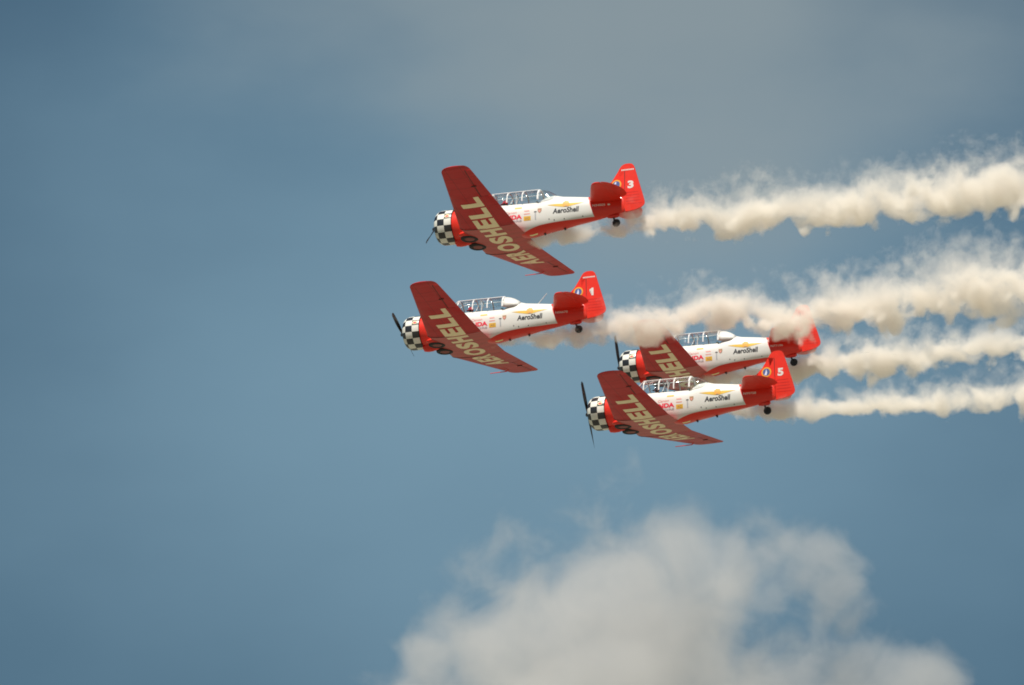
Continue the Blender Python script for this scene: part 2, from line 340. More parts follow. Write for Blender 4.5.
def aircraft():
    root = bpy.data.objects.new('propeller_plane', None); COL.objects.link(root); root.rotation_mode = 'QUATERNION'; root.empty_display_size = .3
    fus = fuselage(root)
    bv = lambda o: BVHTree.FromPolygons([v.co for v in o.data.vertices], [tuple(p.vertices) for p in o.data.polygons])
    # --- cowling
    c = MB(); RC = .68
    prof = [(.95, RC - .045), (.985, RC - .005), (.97, RC), (.60, RC + .004), (.48, RC), (.40, RC - .02), (.32, RC - .065), (.26, RC - .125), (.225, RC - .19), (.225, RC - .225), (.27, RC - .235), (.5, RC - .1), (.94, RC - .07)]
    prof = [(a - 4, r) for a, r in prof]
    c.lathe(prof + [prof[0]], 'x', (0, 0, -.015), 64, cap=False)
    cowl = c.build('engine_cowling', M_check, root)
    e = MB(); e.lathe([(.30 - 4, .1), (.30 - 4, .17), (.42 - 4, .26), (.62 - 4, .30), (.9 - 4, .3)], 'x', (0, 0, 0), 24)
    for k in range(9):
        a = 2 * math.pi * k / 9 + .3; d = Vector((0, math.cos(a), math.sin(a)))
        e.tube([Vector((.62 - 4, 0, 0)) + d * .25, Vector((.62 - 4, 0, 0)) + d * .57], [.11, .10], 10)
    e.build('engine', M_dark, root)
    # --- propeller: part with hub and two blades under it
    pb = MB(); pb.lathe([(0, .0001), (0, .05), (.03, .075), (.10, .085), (.18, .11), (.30, .12)], 'x', (0, 0, 0), 20, cap=False)
    prop = pb.build('propeller', M_dark, root); prop.location = OX
    for sgn in (1, -1):
        rings = []
        for k in range(15):
            f = k / 14; r = .07 + f * 1.30
            ch = .075 + .085 * math.sin(min(1, f * 1.25) * math.pi * .62) if f < .93 else .14 * math.sqrt(max(.02, 1 - ((f - .93) / .075) ** 2))
            if f < .12: ch = .085
            th = .05 * (1 - f) ** 1.5 + .010; tw = R(58 - 40 * f)
            ring = []
            for j in range(10):
                a = 2 * math.pi * j / 10; p, q = ch / 2 * math.cos(a), th / 2 * math.sin(a)
                ring.append(Vector((.09 + p * math.sin(tw) + q * math.cos(tw), (p * math.cos(tw) - q * math.sin(tw)) * sgn, r * sgn)))
            rings.append(ring)
        bl = MB().add(*loft(rings)).build('blade', M_black, prop)
    # --- nose underside scoop, wheel fairings, exhaust
    rings = []
    for x, w, zb in [(.96, .13, -.76), (1.0, .17, -.83), (1.15, .19, -.86), (1.35, .17, -.855), (1.6, .10, -.80)]:
        rings.append(S([(x, w * math.cos(2 * math.pi * j / 16) , -.62 + (zb + .62) * max(0, -math.sin(2 * math.pi * j / 16)) ** .7 + .05 * max(0, math.sin(2 * math.pi * j / 16))) for j in range(16)]))
    MB().add(*loft(rings)).build('oil_cooler_scoop', M_red, root)
    MB().tube(S([(1.15, .50, -.35), (1.3, .66, -.46), (1.6, .70, -.55), (2.0, .68, -.60)]), [.06, .075, .08, .085], 12).build('exhaust_pipe', M_dark, root)
    # --- wing centre section
    rings = [wing_ring2(y, *plan(y)) for y in (-1.435, -1.0, -.5, 0, .5, 1.0, 1.435)]
    cw = MB().add(*loft(rings)).build('wing_centre_section', M_centre, root)
    lower = [cw]
    for sg in (-1, 1):
        # bulge ahead of the leading edge that houses the wheel
        rings = []
        for k in range(9):
            f = -1 + 2 * k / 8; y = sg * .50 + f * .44; s_ = math.sqrt(max(0.02, 1 - f ** 4)); ring = []
            for j in range(16):
                a = 2 * math.pi * j / 16
                ring.append((1.80 - .50 * s_ * math.cos(a) if math.cos(a) > 0 else 1.80 - .25 * math.cos(a), y, -.66 + .125 * s_ * math.sin(a)))
            rings.append(S(ring))
        MB().add(*loft(rings)).build('wheel_fairing', M_red, root)
        cx, cy, cz = 1.70 - 4, sg * .47, -.75
        t = MB(); pr = []
        for k in range(17):
            a = 2 * math.pi * k / 16; pr.append((.075 * math.sin(a), .265 + .085 * math.cos(a)))
        t.lathe(pr, 'z', (cx, cy, cz), 32, cap=False)
        wh = t.build('main_wheel', M_rubber, root)
        h = MB(); h.lathe([(-.05, .0001), (-.062, .10), (-.05, .19), (-.03, .205), (.05, .205), (.05, .0001)], 'z', (cx, cy, cz), 28, cap=False)
        h.build('wheel_hub', M_hub, wh)
        # --- outer wing panel with its aileron
        ys = [1.465, 2.0, 2.7, HY0 - .001]; rings = [wing_ring2(sg * y, *plan(y)) for y in ys]
        for y in [HY0, 4.3, 4.8, 5.5, HY1]: rings.append(wing_ring2(sg * y, *plan(y), 0., hinge(y)))
        for y in [HY1 + .001, 6.1, 6.18, 6.25, 6.31, 6.355, 6.385, 6.398]: rings.append(wing_ring2(sg * y, *plan(y)))
        V, Fc = loft(rings)
        pn = MB(); pn.add(V, Fc)
        # pale flash on the upper skin at the tip
        for k, f in enumerate(pn.f):
            cc = sum((pn.v[q] for q in f), Vector()) / len(f); xl, xt, z, t_ = plan(cc.y)
            if abs(cc.y) > HY1 + .05 and (cc.x + 4 - xl) / (xt - xl) > .62 and cc.z > z + .02: pn.i[k] = 1
        panel = pn.build('wing_panel', [M_wing, M_tip], root); lower.append(panel)
        rings = []
        for y in [HY0 + .02, 4.3, 4.8, 5.5, HY1 - .02]:
            c0 = hinge(y) + .035 / (plan(y)[1] - plan(y)[0]); rings.append(wing_ring2(sg * y, *plan(y), c0, 1., 8))
        al = MB().add(*loft(rings)).build('aileron', M_wing, root); lower.append(al)
        # dark slot behind the wing's rear face, so that no daylight shows through the hinge
        rings = []
        for y in [HY0 + .005, 4.3, 4.8, 5.5, HY1 - .005]:
            xl, xt, z, t_ = plan(y); h_ = hinge(y); w_ = .035 / (xt - xl)
            rings.append(wing_ring2(sg * y, xl, xt, z, t_, h_ - w_ * .3, h_ + w_ * 1.3, 2, .95))
        MB().add(*loft(rings)).build('hinge_slot', M_gap, al)
        # bolted joint strip between centre section and outer panel
        rings = []
        for y in (1.425, 1.475):
            xl, xt, z, t_ = plan(1.45); rings.append(wing_ring2(sg * y, xl - .01, xt - .2, z, t_, 0., 1., 14, 1.09))
        MB().add(*loft(rings)).build('joint_strip', M_gap, panel)
        for yy, xx in ((4.75, None),):
            hh = plan(yy)[0] + hinge(yy) * (plan(yy)[1] - plan(yy)[0]); zz = plan(yy)[2]
            MB().box((hh - .10 - 4, sg * yy - .02, zz - .075), (hh + .10 - 4, sg * yy + .02, zz - .03)).build('aileron_hinge', M_gap, al, smooth=False)
        # tail
        st = [(.05, 6.50, 7.82, .085), (.30, 6.58, 7.80, .085), (.8, 6.76, 7.76, .075), (1.4, 6.98, 7.70, .06), (1.8, 7.13, 7.66, .05), (2.0, 7.24, 7.64, .04), (2.08, 7.34, 7.62, .03), (2.115, 7.45, 7.60, .012)]
        rings = []
        for y, xl, xt, th in st:
            rings.append(S([(xl + (xt - xl) * (.5 - .5 * math.cos(math.pi * k / 9)), sg * y, .22 + th * math.sin(math.pi * (k / 9) ** .75)) for k in range(10)] +
                           [(xl + (xt - xl) * (.5 - .5 * math.cos(math.pi * k / 9)), sg * y, .22 - th * .9 * math.sin(math.pi * (k / 9) ** .75) - .004) for k in range(8, 0, -1)]))
        MB().add(*loft(rings)).build('stabilizer', M_red, root)
        el = [(.36, 7.80, 8.02, .05), (.46, 7.80, 8.12, .05), (.62, 7.79, 8.20, .05), (1.0, 7.765, 8.225, .045), (1.35, 7.73, 8.18, .04), (1.6, 7.71, 8.08, .035), (1.8, 7.685, 7.99, .03), (1.95, 7.665, 7.89, .022), (2.06, 7.65, 7.78, .014), (2.10, 7.64, 7.71, .008)]
        rings = []
        for y, xl, xt, th in el:
            rings.append(S([(xl, sg * y, .22 + th * .8), (xl + (xt - xl) * .3, sg * y, .22 + th * .8), (xt, sg * y, .224), (xt, sg * y, .216), (xl + (xt - xl) * .3, sg * y, .22 - th * .8), (xl, sg * y, .22 - th * .8)]))
        MB().add(*loft(rings)).build('elevator', M_red, root, sharp=60)
    # --- fin and rudder
    def plate(outline, th, cx, name, mat):
        """outline in (x, z), lens-thick: thickness th(x, z)"""
        bm = bmesh.new(); vs_ = [bm.verts.new((x - 4, 0, z)) for x, z in outline]; f = bm.faces.new(vs_)
        bmesh.ops.triangulate(bm, faces=[f])
        xs = [p[0] for p in outline]; zs = [p[1] for p in outline]
        for k in range(1, 14):
            x = min(xs) + (max(xs) - min(xs)) * k / 14
            bmesh.ops.bisect_plane(bm, geom=bm.verts[:] + bm.edges[:] + bm.faces[:], plane_co=(x - 4, 0, 0), plane_no=(1, 0, 0))
        for k in range(1, 14):
            z = min(zs) + (max(zs) - min(zs)) * k / 14
            bmesh.ops.bisect_plane(bm, geom=bm.verts[:] + bm.edges[:] + bm.faces[:], plane_co=(0, 0, z), plane_no=(0, 0, 1))
        bm.verts.ensure_lookup_table(); bm.edges.ensure_lookup_table()
        bnd = {v for e_ in bm.edges if e_.is_boundary for v in e_.verts}
        ix = {v: i for i, v in enumerate(bm.verts)}; n = len(bm.verts); V = []; Fc = []
        for sg in (-1, 1):
            for v in bm.verts: V.append((v.co.x, sg * th(v.co.x + 4, v.co.z), v.co.z))
        for f in bm.faces:
            q = [ix[v] for v in f.verts]; Fc.append(tuple(q)); Fc.append(tuple(k + n for k in q[::-1]))
        for e_ in bm.edges:
            if e_.is_boundary: a, b = ix[e_.verts[0]], ix[e_.verts[1]]; Fc.append((a, b, b + n, a + n))
        bm.free(); return mesh_obj(name, V, Fc, mat, root, sharp=50)
    def fin_th(x, z):
        xl = 7.02 + (z - .45) / 1.49; return .012 + .055 * min(1, max(0, (x - xl) / .45)) ** .6 * max(.35, 1 - .45 * max(0, z) / 1.6)
    fin = plate([(6.72, .40), (6.95, .46), (7.08, .56), (7.41, 1.03), (7.665, 1.41), (7.915, 1.35), (7.915, -.2), (7.6, 0.1)], fin_th, 7.5, 'fin', M_red)
    def rud_th(x, z):
        f = min(1, max(0, (8.75 - x) / .85)); return (.008 + .055 * f ** .8) * max(.3, 1 - .5 * max(0, z) / 1.65)
    rud = plate([(7.935, -.315), (7.935, 1.365), (7.68, 1.425), (7.74, 1.52), (7.80, 1.595), (7.88, 1.645), (7.97, 1.67), (8.12, 1.67), (8.22, 1.645), (8.29, 1.575), (8.34, 1.44), (8.50, .85), (8.62, .42),
                 (8.70, .12), (8.72, .02), (8.71, -.06), (8.67, -.12), (8.58, -.18), (8.35, -.26)], rud_th, 8.3, 'rudder', M_red)
    MB().box((7.914 - 4, -.05, -.28), (7.936 - 4, .05, 1.36)).build('hinge_line', M_gap, rud, smooth=False)
    # --- tail wheel
    t = MB(); t.lathe([(.055 * math.sin(2 * math.pi * k / 12), .10 + .06 * math.cos(2 * math.pi * k / 12)) for k in range(13)], 'y', (7.55 - 4, 0, -.71), 24, cap=False)
    t.lathe([(-.03, .0001), (-.035, .09), (.035, .09), (.03, .0001)], 'y', (7.55 - 4, 0, -.71), 16, cap=False)
    tw = t.build('tail_wheel', M_rubber, root)
    MB().tube(S([(7.50, .075, -.70), (7.46, .075, -.52), (7.47, 0, -.46)]), .022, 6).tube(S([(7.50, -.075, -.70), (7.46, -.075, -.52), (7.47, 0, -.46)]), .022, 6).tube(S([(7.47, 0, -.47), (7.47, 0, -.36)]), .045, 8).build('fork', M_dark, tw)
    rings = [S([(x, w * math.cos(2 * math.pi * j / 10), z + .07 * math.sin(2 * math.pi * j / 10)) for j in range(10)]) for x, w, z in ((7.2, .03, -.40), (7.35, .08, -.43), (7.6, .08, -.42), (7.68, .05, -.38))]
    MB().add(*loft(rings)).build('tail_wheel_housing', M_red, root)
    # --- canopy glazing
    def arch(x, zs, ws, zt, n=12, bulge=.62):
        out = []
        for k in range(n + 1):
            a = math.pi * k / n; cx, sx_ = math.cos(a), math.sin(a)
            out.append((x, ws * math.copysign(abs(cx) ** bulge, cx) * (1 - .28 * sx_ ** 2), zs + (zt - zs) * sx_ ** .8))
        return out
    def shell(secs, name, mat):
        V, Fc = loft([S(arch(*q)) for q in secs], cap=False, closed=False); o = mesh_obj(name, V, Fc, mat, root)
        md = o.modifiers.new('pane thickness', 'SOLIDIFY'); md.thickness = .008; md.offset = -1; return o
    shell([(2.10, .63, .30, .64), (2.25, .585, .41, .80), (2.42, .57, .43, .95), (2.58, .565, .43, 1.04)], 'windscreen', M_glass)
    shell([(2.58, .565, .43, 1.04), (3.2, .55, .43, 1.045), (3.84, .535, .42, 1.03), (4.50, .53, .41, 1.0)], 'canopy', M_glass)
    shell([(4.50, .50, .41, 1.0), (4.62, .48, .405, .99), (4.78, .48, .395, .95), (4.95, .48, .37, .87), (5.08, .50, .32, .785), (5.18, .54, .24, .70)], 'rear_canopy', M_glass)
    fr = MB()
    for x, zs, ws, zt, r_ in ((2.58, .565, .435, 1.045, .026), (3.22, .55, .432, 1.05, .028), (3.84, .535, .425, 1.035, .028), (4.48, .53, .415, 1.008, .040)):
        fr.tube(S(arch(x, zs, ws, zt)), r_, 6)
    for sg in (-1, 1):
        for dz, w_, r_ in ((.43, .325, .013),):
            fr.tube(S([(2.58, sg * w_, .57 + dz), (3.22, sg * w_, .555 + dz), (3.84, sg * (w_ - .008), .54 + dz), (4.48, sg * (w_ - .02), .53 + dz)]), r_, 6)
        fr.tube(S([(2.14, sg * .30, .64), (2.58, sg * .30, 1.0)]), .016, 6)
    fr.build('canopy_frame', M_frame, root)
    MB().tube(S([(3.30, -.30, .45), (3.50, -.16, .97), (3.50, .16, .97), (3.30, .30, .45)]), .022, 6).tube(S([(3.56, -.30, .3), (3.56, -.28, .95)]), .014, 6).build('roll_bar', M_frame, root)
    # --- cockpit furniture
    for x in (3.02, 4.12):
        s_ = MB().box((x - .22 - 4, -.23, -.18), (x + .22 - 4, .23, -.10)).box((x + .22 - 4, -.22, -.18), (x + .29 - 4, .22, .52))
        s_.build('seat', M_inside, root, smooth=False)
    MB().box((2.33 - 4, -.38, .10), (2.38 - 4, .38, .56)).build('instrument_panel', M_black, root, smooth=False)
    MB().box((3.34 - 4, -.36, .05), (3.39 - 4, .36, .50)).build('instrument_panel', M_black, root, smooth=False)
    # --- small aerials and the pitot tube
    for x, z, h in ((4.62, -.74, .10), (5.44, -.64, .10)):
        MB().add(*loft([S([(x - .05, -.012, z), (x + .06, -.012, z), (x + .06, .012, z), (x - .05, .012, z)]), S([(x, -.008, z - h), (x + .06, -.008, z - h), (x + .06, .008, z - h), (x, .008, z - h)])])).build('belly_aerial', M_ink, root, smooth=False)
    MB().tube(S([(2.75, 5.3, -.24), (2.66, 5.3, -.33), (1.95, 5.3, -.33)]), [.02, .02, .014], 8).build('pitot_tube', M_red, root)

    # ------------------------------------------------------------------ writing and marks, laid on the skin
    bf = bv(fus)
    def project(V2, Fc, to3, bvhs, direc, off=.006, cell=.12):
        bm = bmesh.new(); vv = [bm.verts.new((p[0], p[1], 0)) for p in V2]
        for f in Fc:
            try: bm.faces.new([vv[k] for k in f])
            except ValueError: pass
        bmesh.ops.triangulate(bm, faces=bm.faces[:])
        for ax in (0, 1):
            lo, hi = min(p[ax] for p in V2), max(p[ax] for p in V2); n = int((hi - lo) / cell)
            for k in range(1, n + 1):
                co = [0, 0, 0]; co[ax] = lo + (hi - lo) * k / (n + 1); no_ = [0, 0, 0]; no_[ax] = 1
                bmesh.ops.bisect_plane(bm, geom=bm.verts[:] + bm.edges[:] + bm.faces[:], plane_co=co, plane_no=no_)
        ix = {v: i for i, v in enumerate(bm.verts)}; out = []
        d = Vector(direc)
        for v in bm.verts:
            o_ = Vector(to3(v.co.x, v.co.y)) - d * 3; best = None
            for b_ in bvhs:
                h_ = b_.ray_cast(o_, d)
                if h_[0] is not None and (best is None or h_[3] < best[3]): best = h_
            out.append((best[0] if best else o_ + d * 3) - d * off)
        fs = [tuple(ix[v] for v in f.verts) for f in bm.faces]; bm.free(); return out, fs
    def text2d(s_, bold=.0, shear=0.):
        cu = bpy.data.curves.new('lettering', 'FONT'); cu.body = s_; cu.size = 1; cu.offset = bold; cu.resolution_u = 4; cu.shear = shear
        ob = bpy.data.objects.new('lettering', cu); COL.objects.link(ob)
        dg = bpy.context.evaluated_depsgraph_get(); me = bpy.data.meshes.new_from_object(ob.evaluated_get(dg))
        V = [(v.co.x, v.co.y) for v in me.vertices]; Fc = [tuple(p.vertices) for p in me.polygons]
        bpy.data.objects.remove(ob); bpy.data.curves.remove(cu); bpy.data.meshes.remove(me)
        return V, Fc
    def fit(V, x0, y0, x1, y1):
        a, b = min(p[0] for p in V), max(p[0] for p in V); c_, d = min(p[1] for p in V), max(p[1] for p in V)
        return [(x0 + (p[0] - a) / (b - a) * (x1 - x0), y0 + (p[1] - c_) / (d - c_) * (y1 - y0)) for p in V]
    left = lambda u, v: (u - 4, 0, v)
    def side(name, V, Fc, mat, parent, bvhs, off=.006, cell=.12):
        return mesh_obj(name, *project(V, Fc, left, bvhs, (0, 1, 0), off, cell), mat, parent, smooth=False)
    def sidetext(name, s_, box, mat, parent, bvhs, bold=.0, shear=0., off=.006):
        V, Fc = text2d(s_, bold, shear); return side(name, fit(V, *box), Fc, mat, parent, bvhs, off)
    def disc(cx, cy, rx, ry, n=24, a0=0, a1=2 * math.pi):
        V = [(cx + rx * math.cos(a0 + (a1 - a0) * k / n), cy + ry * math.sin(a0 + (a1 - a0) * k / n)) for k in range(n if a1 - a0 > 6.28 else n + 1)]
        return V, [tuple(range(len(V)))]
    # underside lettering, one word across the wing, letter by letter
    lb = [bv(o) for o in lower]; VV = []; FF = []
    widths = [.84, .70, .77, .83, .75, .79, .74, .78, .78]; gap = .10; y = 3.85 
    for ch, w_ in zip('AEROSHELL', widths):
        V, Fc = text2d(ch, .05); V = fit(V, 0, 0, w_, .88)
        P, Q = project(V, Fc, lambda u, v, y=y: (3.28 - v - 4, y - u, 0), lb, (0, 0, 1), .006, .14)
        b_ = len(VV); VV += P; FF += [tuple(k + b_ for k in q) for q in Q]; y -= w_ + gap
    mesh_obj('wing_lettering', VV, FF, M_gold, root, smooth=False)
    # flank: name with winged shell, sponsor patches, crest, registration
    F_ = [bf]
    sidetext('name_lettering', 'AeroShell', (5.10, -.17, 6.15, .05), M_ink, root, F_, .03, .12)
    wing_poly = [(4.88, .225), (5.2, .235), (5.45, .225), (5.63, .18), (5.81, .225), (6.05, .215), (6.37, .205), (6.1, .15), (5.85, .10), (5.7, .07), (5.56, .07), (5.4, .10), (5.15, .155)]
    em = side('wing_emblem', wing_poly, [tuple(range(len(wing_poly)))], M_yellow, root, F_, .006, .1)
    shell_ = [(5.63 + .135 * math.cos(a) * (1 + .06 * math.cos(7 * a)), .20 + .14 * math.sin(a) * (1 + .06 * math.cos(7 * a))) for a in [R(-30) + R(240) * k / 28 for k in range(29)]] + [(5.56, .09), (5.70, .09)]
    side('shell_mark', shell_, [tuple(range(len(shell_)))], M_orange, em, F_, .010, .08)
    side('shell_base', [(5.58, .085), (5.68, .085), (5.67, .125), (5.59, .125)], [(0, 1, 2, 3)], M_brown, em, F_, .014)
    sidetext('sponsor_lettering', 'NDA', (3.22, -.245, 3.87, -.055), M_redink, root, F_, .05)
    sidetext('sponsor_script', 'Canon', (3.20, .00, 3.66, .10), M_pinkink, root, F_, .01, .2)
    sidetext('sponsor_subtitle', 'TORS', (3.30, -.36, 3.86, -.28), M_greyink, root, F_, .03)
    side('yellow_placard', [(3.94, -.335), (4.22, -.335), (4.22, -.16), (3.94, -.16)], [(0, 1, 2, 3)], M_yellow, root, F_)
    sidetext('placard_mark', 'AC', (3.99, -.29, 4.17, -.20), M_brown, root, F_, .02, 0, .010)
    side('faded_placard', [(3.97, .04), (4.18, .04), (4.16, .085), (3.95, .085)], [(0, 1, 2, 3)], M_pinkink, root, F_)
    side('faded_bar', [(3.95, -.08), (4.19, -.08), (4.19, -.045), (3.95, -.045)], [(0, 1, 2, 3)], M_pinkink, root, F_)
    side('yellow_strip', [(3.57, .20), (3.86, .20), (3.86, .265), (3.57, .265)], [(0, 1, 2, 3)], M_yellow, root, F_)
    side('grey_step_bar', [(4.385, -.33), (4.435, -.33), (4.435, -.02), (4.385, -.02)], [(0, 1, 2, 3)], M_greyink, root, F_)
    side('step_slot', [(4.36, -.03), (4.46, -.03), (4.46, .01), (4.36, .01)], [(0, 1, 2, 3)], M_ink, root, F_, .010)
    cr_ = [(4.50, .12), (4.66, .12), (4.66, .02), (4.63, -.04), (4.58, -.08), (4.53, -.04), (4.50, .02)]
    cb = side('crest', cr_, [tuple(range(7))], M_brown, root, F_)
    side('crest_field', [(4.53, .04), (4.63, .04), (4.62, -.01), (4.58, -.05), (4.54, -.01)], [(0, 1, 2, 3, 4)], M_pinkink, cb, F_, .010)
    for x, z in ((6.28, -.37), (5.55, -.40), (4.95, -.36), (5.15, -.41)):
        V, Fc = disc(x, z, .022, .022, 10); side('drain_hole', V, Fc, M_ink, root, F_)
    # pale flash under the fuselage behind the wing
    P, Q = project([(4.05, -.17), (4.40, -.17), (4.36, -.08), (4.07, -.08)], [(0, 1, 2, 3)], lambda u, v: (u - 4, v, 0), [bf], (0, 0, 1), .006)
    mesh_obj('belly_flash', P, Q, M_paleyellow, root, smooth=False)
    # rudder ribs show as thin raised tapes
    br = bv(rud); bn = bv(fin)
    for z in (-.02, .10, .22, .34, .46):
        side('rib_tape', [(7.98, z), (8.60 - z * .28, z), (8.60 - z * .28, z + .014), (7.98, z + .014)], [(0, 1, 2, 3)], M_wing, rud, [br], .004)
    # cowling emblem
    bc = bv(cowl); V, Fc = disc(.82, .24, .10, .075); ce = side('cowl_emblem', V, Fc, M_paleyellow, root, [bc], .006, .06)
    V, Fc = disc(.82, .235, .07, .045); side('emblem_centre', V, Fc, M_redink, ce, [bc], .010, .06)

    # marks that differ from plane to plane are made on demand
    def numbered(rt, number, reg):
        finp = next(c_ for c_ in rt.children if c_.name.startswith('fin')); rp = next(c_ for c_ in rt.children if c_.name.startswith('rudder'))
        if number:
            if number == '1':
                one = [(8.14, .63), (8.225, .63), (8.225, .95), (8.15, .95), (8.13, .91), (8.06, .885), (8.06, .82), (8.14, .84)]
                side('tail_number', one, [tuple(range(8))], M_white, rt, [br])
            else: sidetext('tail_number', number, (8.045, .63, 8.285, .95), M_white, rt, [br], .05, 0, .006)
            V, Fc = disc(7.585, .84, .205, .205, 40); rg_ = side('roundel', V, Fc, M_yellow, finp, [bn, br], .006)
            V, Fc = disc(7.585, .84, .185, .185, 40); side('roundel_ring', V, Fc, M_orange, rg_, [bn, br], .009)
            V, Fc = disc(7.585, .84, .150, .150, 36); side('roundel_field', V, Fc, M_blue, rg_, [bn, br], .012)
            pv = [(7.50, .73), (7.60, .71), (7.62, .83), (7.585, .97), (7.55, .85)] if number != '3' else [(7.50, .88), (7.58, .86), (7.59, .95), (7.55, .96)]
            side('roundel_figure', pv, [tuple(range(len(pv)))], M_paleblue, rg_, [bn, br], .015)
        if number in ('1', '3'):
            for k in range(9):
                x = 7.80 + k * .057
                side('fin_lettering', [(x, 1.385), (x + .038, 1.385), (x + .038, 1.445), (x, 1.445)], [(0, 1, 2, 3)], M_white, rp, [br, bn], .006)
        V, Fc = text2d(reg, .02); side('registration', fit(V, 6.68, -.03, 7.18, .06), Fc, M_regink, rt, F_, .006)
        if number == '3':
            V, Fc = disc(7.32, .01, .055, .04, 16); side('registration_badge', V, Fc, M_regink, rt, F_, .006)
    return root, numbered

# ------------------------------------------------------------------ person in the front seat
M_skin = paint('skin', (.45, .26, .18), .6); M_suit = paint('flight_suit', (.16, .17, .12), .9); M_cap = paint('red_cap', (.55, .02, .04), .7); M_hat = paint('dark_cap', (.03, .035, .05), .7)
def pilot(cap):
    root = bpy.data.objects.new('person', None); COL.objects.link(root); root.rotation_mode = 'QUATERNION'; root.empty_display_size = .2
    pts = []; edges = []; rad = []
    def v(p, r_, par=None):
        pts.append(p); rad.append(r_)
        if par is not None: edges.append((par, len(pts) - 1))
        return len(pts) - 1
    # seat point is the origin, facing -x (towards the nose)
    pel = v((0, 0, .10), .15); bel = v((.01, 0, .26), .14, pel); che = v((.02, 0, .44), .16, bel); nb = v((.01, 0, .58), .075, che); nk = v((-.01, 0, .65), .055, nb)
    hd = v((-.02, 0, .74), .088, nk); tp = v((-.015, 0, .83), .085, hd); v((-.105, 0, .735), .018, hd)
    for s_ in (-1, 1):
        sh = v((.02, s_ * .19, .53), .07, che); el = v((-.07, s_ * .24, .28), .048, sh); wr = v((-.31, s_ * .12, .22), .033, el); pm = v((-.38, s_ * .10, .23), .038, wr)
        for k in range(4):
            f1 = v((-.43, s_ * .10 + (k - 1.5) * .019, .225 - abs(k - 1.5) * .004), .0095, pm); v((-.435, s_ * .10 + (k - 1.5) * .019, .195), .008, f1)
        v((-.40, s_ * .055, .215), .010, pm)
        hp = v((-.05, s_ * .10, .09), .10, pel); kn = v((-.46, s_ * .15, .16), .065, hp); an = v((-.60, s_ * .15, -.22), .045, kn); v((-.74, s_ * .15, -.26), .04, an)
    me = bpy.data.meshes.new('body'); me.from_pydata(pts, edges, []); me.materials.append(M_suit); ob = bpy.data.objects.new('body', me); COL.objects.link(ob)
    sk = ob.modifiers.new('skin', 'SKIN'); ob.modifiers.new('smooth', 'SUBSURF').levels = 1
    ob.modifiers['smooth'].render_levels = 1
    if not me.skin_vertices: 
        dg = bpy.context.evaluated_depsgraph_get()
        bm = bmesh.new(); bm.from_mesh(me); bm.verts.layers.skin.verify(); bm.to_mesh(me); bm.free()
    for k, s_ in enumerate(me.skin_vertices[0].data): s_.radius = (rad[k], rad[k]); s_.use_root = (k == 0)
    dg = bpy.context.evaluated_depsgraph_get(); m2 = bpy.data.meshes.new_from_object(ob.evaluated_get(dg)); m2.name = 'body'
    bpy.data.objects.remove(ob)
    m2.materials.clear(); m2.materials.append(M_suit); m2.materials.append(M_skin)
    for p in m2.polygons:
        c_ = p.center; p.material_index = 1 if c_.z > .62 or (c_.x < -.34 and c_.z > .17 and abs(c_.y) < .17 and c_.z < .26) else 0; p.use_smooth = True
    bd = bpy.data.objects.new('body', m2); COL.objects.link(bd); bd.parent = root
    c = MB(); c.lathe([(.745, .104), (.79, .106), (.84, .098), (.88, .065), (.895, .0001)], 'z', (-.015, 0, 0), 20, cap=False)
    c.add(*loft([[(-.10, y_, .775), (-.20, y_ * .7, .76), (-.20, y_ * .7, .752), (-.10, y_, .765)] for y_ in (-.085, -.04, .04, .085)]))
    c.build('cap', cap, root)
    h = MB(); h.tube([(-.01, -.115, .72), (-.01, -.105, .84), (-.01, 0, .915), (-.01, .105, .84), (-.01, .115, .72)], .014, 6)
    for s_ in (-1, 1): h.lathe([(s_ * .09, .045), (s_ * .135, .04)], 'y', (-.01, 0, .725), 12)
    h.build('headset', M_black, root)
    g = MB().box((-.118, -.07, .745), (-.095, .07, .78)); g.build('sunglasses', M_black, root, smooth=False)
    return root

def children_of(o): return list(o.children)
def copy_tree(o, parent=None):
    c = o.copy(); COL.objects.link(c); c.parent = parent
    for ch in children_of(o): copy_tree(ch, c)
    return c

# poses in the camera's frame: rotation vector, then right / up / distance in metres
POSES = {'3': ((-.3396973, -.3360169, .0648526), (.68105, 4.87245, 331.2091)),
         '1': ((-.3021675, -.3283027, .0734158), (-.69690, .78114, 342.7489)),
         '5': ((-.2497208, -.3366541, .0774833), (6.69903, -2.41193, 337.4060)),
         '4': ((-.2804608, -.3118983, .0826330), (8.14978, -.56826, 350.6043))}
R0 = Matrix(((1, 0, 0), (0, 0, 1), (0, -1, 0)))
def pose_of(k):
    w_, t_ = POSES[k]; w_ = Vector(w_)
    rm = CR @ Matrix.Rotation(w_.length, 3, w_.normalized()) @ R0
    return rm, CAM + CR @ Vector((t_[0], t_[1], -t_[2]))
bpy.context.view_layer.update()
proto, numbered = aircraft()
INFO = [('3', '3', 'N34805', R(180 - 48), 'red and white propeller plane with a white 3 on its rudder, highest of the formation'),
        ('1', '1', 'N56678', R(67), 'red and white propeller plane with a white 1 on its rudder, leading the formation'),
        ('5', '5', 'N99758', R(28), 'red and white propeller plane with a white 5 on its rudder, lowest of the formation'),
        ('4', None, 'N77196', R(20), 'red and white propeller plane whose fin and wing tip are hidden by drifting smoke')]
planes = {}
for k, (key, num, reg, spin, label) in enumerate(INFO):
    planes[key] = proto if k == 0 else copy_tree(proto)
for key, num, reg, spin, label in INFO:
    o = planes[key]; rm, loc = pose_of(key); o.location = loc; o.rotation_quaternion = rm.to_quaternion()
    tag(o, label, 'aeroplane', 'aerobatic planes in formation')
    next(c for c in o.children if c.name.startswith('propeller')).rotation_euler.x = spin
    numbered(o, num, reg)
